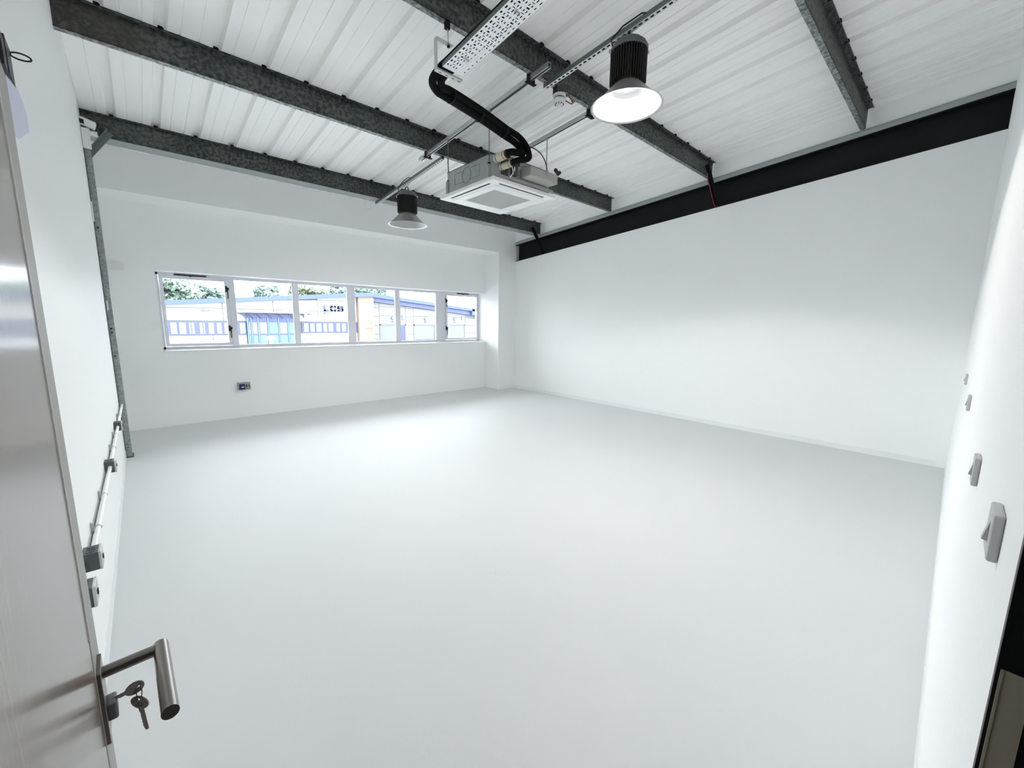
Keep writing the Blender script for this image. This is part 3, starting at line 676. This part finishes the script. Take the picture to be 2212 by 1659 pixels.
MB().tube(cr([(3.13, 3.50, az + .05), (3.15, 3.47, az + .10), (3.14, 3.48, az + .16)]), .006, 6).build('drain_hose', M['white_plastic'], ac, smooth=50)
MB().tube(cr([(3.20, 3.42, az + .21), (3.22, 3.45, az + .18), (3.25, 3.50, az + .215), (3.27, 3.52, az + .24)]), .010, 6).build('cable', M['black'], ac, smooth=50)
MB().tube(cr([(3.24, 3.40, 3.575), (3.42, 3.42, 3.60), (3.60, 3.48, 3.60), (3.74, 3.54, 3.55), (3.80, 3.57, 3.46)]), .006, 6).build('power_cable', M['black'], ac, smooth=50)
for (rx, ry) in ((2.973, 3.664), (2.973, 4.456), (3.895, 3.677), (3.895, 4.456)):
    zt_ = ZP0 - .046 - S * ry
    rod = MB().tube([(rx, ry, zt_ + .004), (rx, ry, az + .12)], .0048, 8).build('threaded_rod', M['strut_dark'], ac)
    MB().box(rx - .016, rx + .016, ry - .016, ry + .016, zt_ - .010, zt_ + .002).build('nut', M['steel'], rod)
    MB().lathe([(.018, 0), (.018, .010)], (rx, ry, az + .195), 8).lathe([(.018, 0), (.018, .010)], (rx, ry, az + .175), 8).build('nut', M['black_steel'], rod)
    MB().box(rx - .028, rx + .028, ry - .018, ry + .018, az + .045, az + .187).build('rod_bracket', M['casing'], ac)
o = MB().tube(cr([(2.965, 4.456, 3.86), (2.962, 4.45, 3.62), (2.966, 4.44, 3.52), (2.975, 4.38, 3.38), (2.965, 4.33, 3.26)]), .004, 6).build('cable', M['strut_dark'], ac, smooth=50)
# white cable curl near far lamp rail
o = MB().tube(cr([(3.05, 6.86, 3.70), (2.99, 6.88, 3.68), (2.955, 6.90, 3.62), (2.97, 6.92, 3.55), (3.04, 6.92, 3.53), (3.08, 6.92, 3.56)]), .005, 6).build('cable', M['white_plastic'], loc=(3.0, 6.9, 3.62), smooth=60)
tag(o, 'white cable curl hanging off the end of the far slotted rail', 'cable')
# ------------------------------------------------------------------ door leaf, opened against the left wall
HX, HY = -.070, -.02          # hinge
EX, EY = -.1085, .955         # leading edge of the visible face
dv = Vector((EX - HX, EY - HY, 0)); LW = dv.length; dn = dv.normalized(); nn = Vector((dn.y, -dn.x, 0))   # nn towards the camera side
door = empty('door_1', (HX, HY, 0), kind='structure')
def dbox(s0_, s1_, n0, n1, z0_, z1_):
    c = Vector((HX, HY, 0)) + dn * ((s0_ + s1_) / 2) + nn * ((n0 + n1) / 2) + Vector((0, 0, (z0_ + z1_) / 2))
    return MB().cbox(c, dn * ((s1_ - s0_) / 2), nn * ((n1 - n0) / 2), (0, 0, (z1_ - z0_) / 2))
def dpt(s_, n_, z_): return Vector((HX, HY, 0)) + dn * s_ + nn * n_ + Vector((0, 0, z_))
ST = .105
dbox(0, LW - ST, -.044, 0, .006, 2.045).build('leaf', M['door'], door)
dbox(LW - ST, LW, -.044, .0005, .006, 2.045).build('edge_strip', M['edge'], door, label='plain grey strip at the leading edge')
dbox(LW - ST - .0015, LW - ST + .0015, -.001, .0015, 1.2, 2.045).build('chamfer_highlight', M['sill'], door)  # thin white strip paints the highlight along the chamfer
PZ0, PZ1 = 1.005, 1.135
pl = dbox(LW - .098, LW - .040, 0, .006, PZ0, PZ1).build('handle_plate', M['lever'], door, bevel=.001)
SP = LW - .055; LZ = 1.108
lv = MB().tube([dpt(SP, .004, LZ), dpt(SP, .080, LZ)], .0098, 20).build('lever_neck', M['lever'], door, smooth=50)
MB().tube([dpt(SP + .010, .080, LZ), dpt(SP - .168, .079, LZ)], .0112, 28).build('lever_grip', M['lever'], door, smooth=50)
dbox(SP - .028, SP + .004, .005, .018, 1.033, 1.063).build('cylinder', M['cyl'], door, bevel=.003)
# closer bracket on top of the leaf near the leading edge
bk = dbox(LW - .030, LW + .002, -.30, .004, 2.040, 2.084).build('top_bracket', M['dark_metal'], door, label='dark metal bracket with a ring')
dbox(LW + .002, LW + .055, -.04, .005, 2.042, 2.092).build('bracket_end', M['dark_metal'], door)
rg = [dpt(LW + .045, .0155, 2.084) + nn * .0105 * math.cos(a) + Vector((0, 0, .0045)) * math.sin(a) for a in [2 * math.pi * i / 20 for i in range(20)]]
MB().tube(rg, .0012, 6, closed=True).build('bracket_ring', M['dark_metal'], door, smooth=60)
lp = [dpt(LW + .01, .0, 2.05), dpt(LW + .075, .006, 2.045), dpt(LW + .085, .010, 2.02), dpt(LW + .085, .010, 1.99), dpt(LW + .04, .002, 1.965), dpt(LW + .01, 0, 1.96)]
MB().prism(lp, nn * -.002).build('plastic_flap', M['lavender'], door, label='pale lavender plastic flap')
# door frame and strike plate
fr = MB().box(OX1, OX1 + .012, YN - .2, YN + .0005, 0, OZ).box(OX0 - .012, OX0, YN - .2, YN + .0005, 0, OZ).box(OX0, OX1, YN - .2, YN + .0005, OZ, OZ + .012)
# black lining of the opening
door_fr = MB().box(OX1 - .004, OX1 + .001, YN - .2, YN - .0015, 0, OZ).box(OX1 - .016, OX1 - .004, YN - .2, YN - .055, 0, OZ).box(OX0 - .001, OX0 + .004, YN - .2, YN - .002, 0, OZ).box(OX0, OX1, YN - .2, YN - .002, OZ - .005, OZ).build('trim_1', M['black_steel'])
door_fr['kind'] = 'structure'
MB().box(OX1 - .0055, OX1 - .0038, YN - .034, YN - .006, 1.0, 1.222).build('strike_plate', M['plate'], door_fr, label='bronze coloured strike plate')
MB().box(OX1 - .0075, OX1 - .0055, YN - .008, YN - .005, 1.0, 1.222).build('strike_lip', M['plate'], door_fr)
# ------------------------------------------------------------------ keys
def key_mesh(o, ax, up, th, bow=.0140, blade=.036):
    o, ax, up = Vector(o), Vector(ax).normalized(), Vector(up).normalized(); n = ax.cross(up).normalized()
    mb = MB(); N_ = 24; hr = .0032; hc = o + ax * (-.006)
    outer = [o + ax * (bow * .92 * math.cos(a)) + up * (bow * 1.12 * math.sin(a)) for a in [2 * math.pi * i / N_ for i in range(N_)]]
    inner = [hc + ax * (hr * math.cos(a)) + up * (hr * math.sin(a)) for a in [2 * math.pi * i / N_ for i in range(N_)]]
    P = [p + n * s_ * th for s_ in (-.5, .5) for p in outer + inner]
    F = []
    for i in range(N_):
        j = (i + 1) % N_
        F += [(i, N_ + i, N_ + j, j), (2 * N_ + i, 2 * N_ + j, 3 * N_ + j, 3 * N_ + i), (i, j, 2 * N_ + j, 2 * N_ + i), (N_ + i, 3 * N_ + i, 3 * N_ + j, N_ + j)]
    mb.poly(P, F)
    pts = [o + ax * (bow * .8) + up * .0050, o + ax * (bow * .8) - up * .0045]
    L0 = bow * .8; w_ = .0045
    low = [(L0 + .006, -w_)]
    k = 0
    while L0 + .008 + k * .0034 < L0 + blade - .004:
        x = L0 + .008 + k * .0034; low += [(x, -w_ + .0002), (x + .0012, -w_ + .0016 + .0008 * (k % 2)), (x + .0024, -w_ + .0016)]; k += 1
    prof = [(L0, w_), (L0, -w_)] + low + [(L0 + blade, -.001), (L0 + blade, w_ - .002), (L0 + blade - .002, w_)]
    mb.prism([o + ax * a + up * b_ - n * th * .4 for a, b_ in prof], n * th * .8)
    return mb, n, hc
kd = dpt(0, 1, 0) - dpt(0, 0, 0)      # away from the door
c1 = dpt(SP - .012, .040, 1.062)
mb, n1, h1 = key_mesh(c1, -kd - Vector((0, 0, .12)), Vector((0, -.35, .95)), .0022)
kroot = empty('key', c1, 'metal key pushed into the door lock cylinder', 'key')
mb.build('key_blank', M['key'], kroot, bevel=.0003)
c2 = c1 + kd * .004 + Vector((0, -.004, -.028))
mb, n2_, h2 = key_mesh(c2, Vector((.06, 0, -1)), Vector((.72, -.69, 0)), .0022, blade=.046)
kroot = empty('key', c2, 'spare metal key dangling from the key in the lock', 'key')
mb.build('key_blank', M['key'], kroot, bevel=.0003)
st2 = MB(); axx = Vector((.06, 0, -1)).normalized(); upp = Vector((.72, -.69, 0)); nf = axx.cross(upp).normalized()
for a, b_, la, lb in ((.006, -.004, .0006, .0035), (.003, -.002, .0030, .0005), (.006, .002, .0006, .002), (.003, .004, .0026, .0005)):
    for sg in (-1, 1): st2.cbox(c2 + axx * a + upp * b_ + nf * sg * .0012, axx * la, upp * lb, nf * .0002)
st2.build('stamped_letters', M['key_dark'], kroot)
mid = (h1 + h2) / 2; dd = (h2 - h1); sd = dd.cross(Vector((.7, .7, 0))).normalized()
rg = [mid + dd.normalized() * math.sin(a) * (dd.length / 2 + .0025) + sd * math.cos(a) * .005 for a in [2 * math.pi * i / 24 for i in range(24)]]
o = MB().tube(rg, .0009, 6, closed=True).build('key_ring', M['key'], loc=mid, smooth=60)
tag(o, 'small wire ring joining the two keys at the door lock', 'key ring')
# ------------------------------------------------------------------ outside
st(MB().box(-120, 160, 8.75, 160, -4.2, -4.0), 'ground', M['asphalt'])
YE = 38.0
bd = empty('office_building', at(600, 745, YE), 'long white building with blue roof edge seen through the window', 'building')
ORG[bd.name] = bd.location.copy()
def P2(px, py, dy=0): return at(px, py, YE) + Vector((0, dy, 0))
def face(pts, y0_, dep): # pixels on the facade plane -> prism
    return MB().prism([Vector((p.x, YE + y0_, p.z)) for p in (at(a, b_, YE) for a, b_ in pts)], (0, dep, 0))
def zat(px, py): return at(px, py, YE).z
def xat(px, py=700): return at(px, py, YE).x
# backing wall
apx = at(790, 640, YE)
MB().prism([(-22, YE, -4), (xat(772), YE, -4), (xat(772), YE, zat(772, 640)), (xat(357), YE, zat(357, 657)), (-22, YE, zat(357, 657) - 1.4)], (0, 6, 0)).build('wall', M['ext_joint'], bd)
MB().prism([(xat(804), YE + .5, -4), (60, YE + .5, -4), (60, YE + .5, .4), (xat(1023), YE + .5, zat(1023, 672)), (xat(804), YE + .5, zat(804, 640))], (0, 6, 0)).build('wall', M['ext_joint'], bd)
def panels(x0, x1, z0, ztop, cw_, rh, m, yoff, skip=()):
    x = x0
    while x < x1 - .01:
        xe = min(x + cw_, x1); z = z0
        while True:
            zt0, zt1 = ztop(x), ztop(xe)
            if z >= min(zt0, zt1) - .02: break
            ze0, ze1 = min(z + rh, zt0), min(z + rh, zt1)
            if all(not (xe > a + .02 and x < b_ - .02 and z + rh / 2 < c) for a, b_, c in skip):
                MB().prism([(x + .02, YE + yoff, z + .02), (xe - .02, YE + yoff, z + .02), (xe - .02, YE + yoff, ze1 - .02), (x + .02, YE + yoff, ze0 - .02)], (0, .06, 0)).build('cladding_panel', m, bd)
            z += rh
        x = xe
zl = lambda x: zat(357, 657) + (x - xat(357)) * (zat(770, 641) - zat(357, 657)) / (xat(770) - xat(357))
panels(-20, xat(357), 1.47, zl, 4.0, 1.3, M['ext_white'], -.06)
panels(xat(357), xat(771), 1.47, zl, (xat(771) - xat(357)) / 4, .93, M['ext_white'], -.06)
panels(-20, xat(531), -4, lambda x: .40, 4.0, 2.2, M['ext_white'], -.06)
panels(xat(641), xat(771), -4, lambda x: .50, 4.2, 2.3, M['ext_white'], -.06)
zr_ = lambda x: zat(804, 651) + (x - xat(804)) * (zat(990, 677) - zat(804, 651)) / (xat(990) - xat(804))
d1, d2, d3 = (xat(824), xat(881)), (xat(898), xat(945)), (xat(962), xat(1009.5))
zd = zat(870, 701)
for (a, b_) in ((xat(805.5), d1[0]), (d1[0], d1[1]), (d1[1], d2[0]), (d2[0], d2[1]), (d2[1], d3[0]), (d3[0], d3[1]), (d3[1], 34), (34, 40)):
    isd = (a, b_) in (d1, d2, d3)
    panels(a, b_, zd if isd else -4, zr_, b_ - a, .85 if isd else .86, M['ext_grey'], .44)
for (a, b_) in (d1, d2, d3):
    dr = MB().box(a + .1, b_ - .1, YE + .46, YE + .52, -4, zd - .08).build('roller_door', M['ext_shutter'], bd)
    MB().box(a, b_, YE + .40, YE + .50, zd - .09, zd).box(a, a + .1, YE + .40, YE + .50, -4, zd).box(b_ - .1, b_, YE + .40, YE + .50, -4, zd).build('door_surround', M['ext_joint'], dr)
MB().box(d2[0] + .1, d2[1] - .1, YE + .44, YE + .46, zat(920, 737), zat(920, 733)).build('door_rail', M['ext_navy'], bd)
MB().box(d1[1] - .75, d1[1] - .1, YE + .42, YE + .46, -4, zd - .1).build('door_side', M['ext_navy'], bd)
# fascia
face([(357, 659), (771.5, 642), (804, 642), (804, 633.6), (796, 632.8), (751, 634), (487, 644.3), (356, 649.1)], -.7, .7).build('fascia', M['ext_blue'], bd)
MB().prism([(-22, YE - .7, zat(357, 659) - 1.3), (xat(357), YE - .7, zat(357, 659)), (xat(357), YE - .7, zat(357, 649.2)), (-22, YE - .7, zat(357, 649.2) - 1.3)], (0, .7, 0)).build('fascia', M['ext_blue'], bd)
f1 = face([(804, 642.2), (1023.8, 673), (1023.8, 667.6), (804, 633.6)], -.2, .7); f1.build('fascia', M['ext_blue'], bd)
face([(804, 650.8), (1023.8, 681.5), (1023.8, 673.4), (804, 642.6)], .1, .5).build('soffit_band', M['ext_blue2'], bd)
xq, zq1, zq0 = at(1023.8, 670, YE - .2).x, at(1023.8, 681, YE - .2).z, at(1023.8, 667.6, YE - .2).z
MB().prism([(xq - .25, YE - .2, zq1 + .02), (60, YE - .2, zq1 - 2.6), (60, YE - .2, zq0 - 2.6), (xq - .25, YE - .2, zq0 + .02)], (0, .7, 0)).build('fascia', M['ext_blue'], bd)
MB().box(xat(772), xat(804.5), YE - .45, YE + .6, -4, zat(788, 641.8)).build('brick_pier', M['brick'], bd)
# windows in a band
def band(pa, pb, zt_, zb2, panes, m):
    fr_ = MB().box(xat(pa), xat(pb), YE - .10, YE - .02, zb2, zt_).build('window', m, bd)
    for (a, b_, mt) in panes: MB().box(xat(a), xat(b_), YE - .13, YE - .10, zb2 + .10, zt_ - .09).build('pane', M[mt], fr_)
band(310, 531, 1.42, .40, [(318, 334, 'ext_pane'), (340, 358, 'ext_pane'), (367, 381, 'ext_pane'), (386, 401, 'ext_pane'), (407, 412, 'ext_pane2'), (413, 419, 'ext_pane'), (430, 437, 'ext_pane'), (438, 442, 'ext_pane2'), (449, 461, 'ext_pane'), (467, 478, 'ext_pane2'), (483, 493, 'ext_pane2'), (497, 511, 'ext_pane'), (517, 529, 'ext_pane')], M['ext_blue2'])
band(651, 772, 1.42, .50, [(655, 665, 'ext_pane'), (669, 678, 'ext_pane'), (682, 693, 'ext_pane'), (697, 705, 'ext_pane'), (708, 718, 'ext_pane'), (725, 733, 'ext_pane'), (737, 746, 'ext_pane'), (750, 757, 'ext_pane')], M['ext_navy'])
# glazed entrance with canopy
en = MB().box(xat(532), xat(641), YE - .30, YE - .02, -4, zat(590, 676)).build('entrance', M['ext_blue'], bd)
ex = [533, 541, 556, 577, 600, 620, 636]
zz = [zat(590, 677), zat(590, 687), zat(590, 695), zat(590, 722), -1.2]
for i in range(6):
    for j in range(4):
        mt = 'ext_blue2' if j < 2 else ('ext_cyan' if j == 3 or i in (3, 5) else 'ext_pane2')
        MB().box(xat(ex[i]) + .07, xat(ex[i + 1]) - .07, YE - .34, YE - .30, zz[j + 1] + .05, zz[j] - .05).build('glass', M[mt], en)
for i in range(6): MB().box(xat(ex[i]) - .04, xat(ex[i]) + .04, YE - .38, YE - .30, -4, zz[1]).build('glazing_bar', M['ext_cyan'], en)
MB().box(xat(513), xat(660), YE - 1.2, YE - .02, zat(590, 676.5), zat(590, 674.8)).build('canopy', M['ext_white'], bd)
for q in (519, 536, 553, 577, 600, 622, 646):
    c0 = at(q, 676.5, YE)
    MB().prism([(c0.x - .35, YE - .5, c0.z), (c0.x + .25, YE - .5, c0.z), (c0.x + .25, YE - .5, c0.z - .45), (c0.x + .12, YE - .5, c0.z - .22), (c0.x - .1, YE - .5, c0.z - .07)], (0, .12, 0)).build('canopy_bracket', M['ext_navy'], bd)
MB().box(xat(660), xat(668), YE - 1.2, YE - .6, zat(660, 680), zat(660, 678.3)).build('canopy_end', M['ext_navy'], bd)
MB().box(xat(669), xat(752), YE - .09, YE - .06, zat(700, 674.6), zat(700, 673.8)).build('panel_trim', M['ext_joint'], bd)
for q, yy_ in ((444, 671), (706, 677)): MB().cbox(at(q, yy_, YE - .2), (.16, 0, 0), (0, .12, 0), (0, 0, .06)).cbox(at(q, yy_ - 1.5, YE - .2), (.30, 0, 0), (0, .06, 0), (0, 0, .03)).build('floodlight', M['ext_joint'], bd)
# letters on the wall
def stroke(pts, wd_, name='letter'):
    mb_ = MB()
    for a, b_ in zip(pts[:-1], pts[1:]):
        a, b_ = Vector(a), Vector(b_); d = (b_ - a); n_ = Vector((d.z, 0, -d.x)).normalized() * wd_ / 2; e_ = d.normalized() * wd_ / 2
        mb_.cbox((a + b_) / 2, d / 2 + e_, n_, (0, .04, 0))
    return mb_.build(name, M['ext_navy'], bd)
zt_, zb2 = zat(718, 661.3), zat(718, 671.8); yl = YE - .14
def LX(p): return xat(p, 667)
wl = .14; h_ = wl / 2
zT, zB, zM = zt_ - h_ + .03, zb2 + h_ - .03, (zt_ + zb2) / 2
def LZ2(a, b_): return LX(a) + h_, LX(b_) - h_
a, b_ = LZ2(698.5, 708.5)
stroke([(a, yl, zT), (a, yl, zB), (b_, yl, zB)], wl)
a, b_ = LZ2(712, 725)
stroke([(b_, yl, zT - .06), (b_ - .03, yl, zT), (a + .06, yl, zT), (a, yl, zT - .06), (a, yl, zB + .06), (a + .06, yl, zB), (b_ - .03, yl, zB), (b_, yl, zB + .06)], wl)
a, b_ = LZ2(727.5, 740.5)
stroke([(b_, yl, zT - .03), (b_ - .03, yl, zT), (a + .03, yl, zT), (a, yl, zT - .05), (a, yl, zM + .04), (a + .04, yl, zM), (b_ - .04, yl, zM), (b_, yl, zM - .04), (b_, yl, zB + .05), (b_ - .03, yl, zB), (a + .03, yl, zB), (a, yl, zB + .03)], wl * .85)
# small fittings on the right-hand part
def fit(px0, py0, px1, py1, m, name, yo=.34):
    a, b_ = at(px0, py1, YE), at(px1, py0, YE)
    return MB().box(a.x, b_.x, YE + yo, YE + yo + .12, a.z, b_.z).build(name, m, bd)
for q in ((872, 681.5, 879.5, 690.5), (1001.5, 683.5, 1006.5, 691)):
    fit(*q, M['ext_joint'], 'vent')
for q in ((850, 683.5, 854.5, 690), (921, 685, 926, 692), (984.5, 686.5, 988.5, 692)):
    a = at((q[0] + q[2]) / 2, (q[1] + q[3]) / 2, YE)
    MB().lathe([(.17, 0), (.19, .12), (.1, .2)], (a.x, YE + .25, a.z), 12, 'y').build('wall_light', M['ext_joint'], bd, smooth=40)
for q in ((850, 694.3, 855, 695.7), (921, 695, 926, 696.3), (984.5, 696, 989, 697.2)): fit(*q, M['ext_navy'], 'unit_sign')
fit(784, 696, 794.5, 708, M['ext_white'], 'notice_board', -.55)
fit(793.5, 689, 799, 695.5, M['ext_white'], 'alarm_box', -.6)
fit(797, 706.5, 805, 710, M['ext_joint'], 'wall_lamp', -.75)
fit(807, 707, 809.5, 710.5, M['ext_navy'], 'intercom', .34)
hr_ = MB().tube([at(807, 729, YE - 1), at(823, 736, YE - 1), at(826, 745, YE - 1)], .04, 6)
for q in (809, 813, 817, 821): hr_.tube([at(q, 729 + (q - 807) * .45, YE - 1), at(q, 748, YE - 1)], .025, 5)
o = hr_.build('handrail', M['ext_joint'], loc=at(815, 740, YE - 1)); tag(o, 'grey stair handrail beside the brick pier outside', 'railing')
# mushroom headed bollard lamp in front of the entrance
c = at(585, 733, 26)
root = empty('lamp_post', (c.x, c.y, -4), 'white mushroom-headed lamp post outside in front of blue glazed entrance', 'lamp post')
MB().tube([(c.x, c.y, -4), (c.x, c.y, c.z + .05)], .085, 12).build('pole', M['ext_white'], root, smooth=50)
MB().lathe([(.09, -.06), (.27, -.03), (.28, .02), (.20, .12), (.08, .17), (.0, .18)], c, 24, caps=False).build('lamp_head', M['ext_white'], root, smooth=60)
# trees behind the building
def tree(cx, cz, rx, rz, Y, mt, lab, n=2600, seed=1):
    rnd = random.Random(seed)
    root = empty('tree', (cx, Y, -4), lab, 'tree', 'trees behind the white building')
    MB().tube([(cx, Y, -4), (cx + .2, Y, cz - rz * .4), (cx, Y, cz)], [.35, .28, .12], 8).build('trunk', M['bark'], root, smooth=50)
    cl = []
    for k in range(16):
        a = rnd.uniform(0, 2 * math.pi); q = rnd.uniform(.2, .8); cl.append((cx + rx * q * math.cos(a), Y + rnd.uniform(-1.5, 1.5), cz + rz * q * math.sin(a), rnd.uniform(.28, .45)))
    mb_ = MB()
    for k in range(n):
        c_ = rnd.choice(cl); v = Vector((rnd.gauss(0, 1), rnd.gauss(0, 1), rnd.gauss(0, 1))).normalized() * rnd.uniform(.5, 1.05)
        p = Vector((c_[0] + v.x * rx * c_[3], c_[1] + v.y * 1.2, c_[2] + v.z * rz * c_[3] * 1.1))
        a = Vector((rnd.gauss(0, 1), rnd.gauss(0, 1), rnd.gauss(0, 1))).normalized(); b_ = a.orthogonal().normalized(); s_ = rnd.uniform(.08, .19)
        mb_.poly([p - a * s_ * 1.6, p - b_ * s_, p + a * s_ * 1.6, p + b_ * s_], [(0, 1, 2, 3)])
    mb_.build('foliage', M[mt], root, kind='stuff')
def tr(px0, px1, pyt, pyb, Y, mt, lab, n, seed):
    a, b_ = at(px0, pyb, Y), at(px1, pyt, Y); tree((a.x + b_.x) / 2, (a.z + b_.z) / 2, (b_.x - a.x) / 2, (b_.z - a.z) / 2, Y, mt, lab, n, seed)
tr(300, 425, 596, 668, 52, 'leaf', 'tall pale green tree behind the left end of the blue fascia', 5200, 1)
tr(410, 505, 612, 664, 60, 'leaf3', 'broad grey-green tree filling the left casement above the fascia', 3600, 2)
tr(546, 625, 616, 664, 52, 'leaf3', 'rounded tree standing alone above the glazed entrance', 3000, 3)
tr(618, 705, 612, 656, 50, 'leaf2', 'yellowish green tree left of the letters on the wall', 3200, 4)
tr(690, 790, 610, 652, 60, 'leaf3', 'dark grey-green tree above the letters on the wall', 3600, 5)
tr(765, 838, 618, 652, 48, 'leaf', 'low tree whose branches reach past the brick pier', 2600, 6)
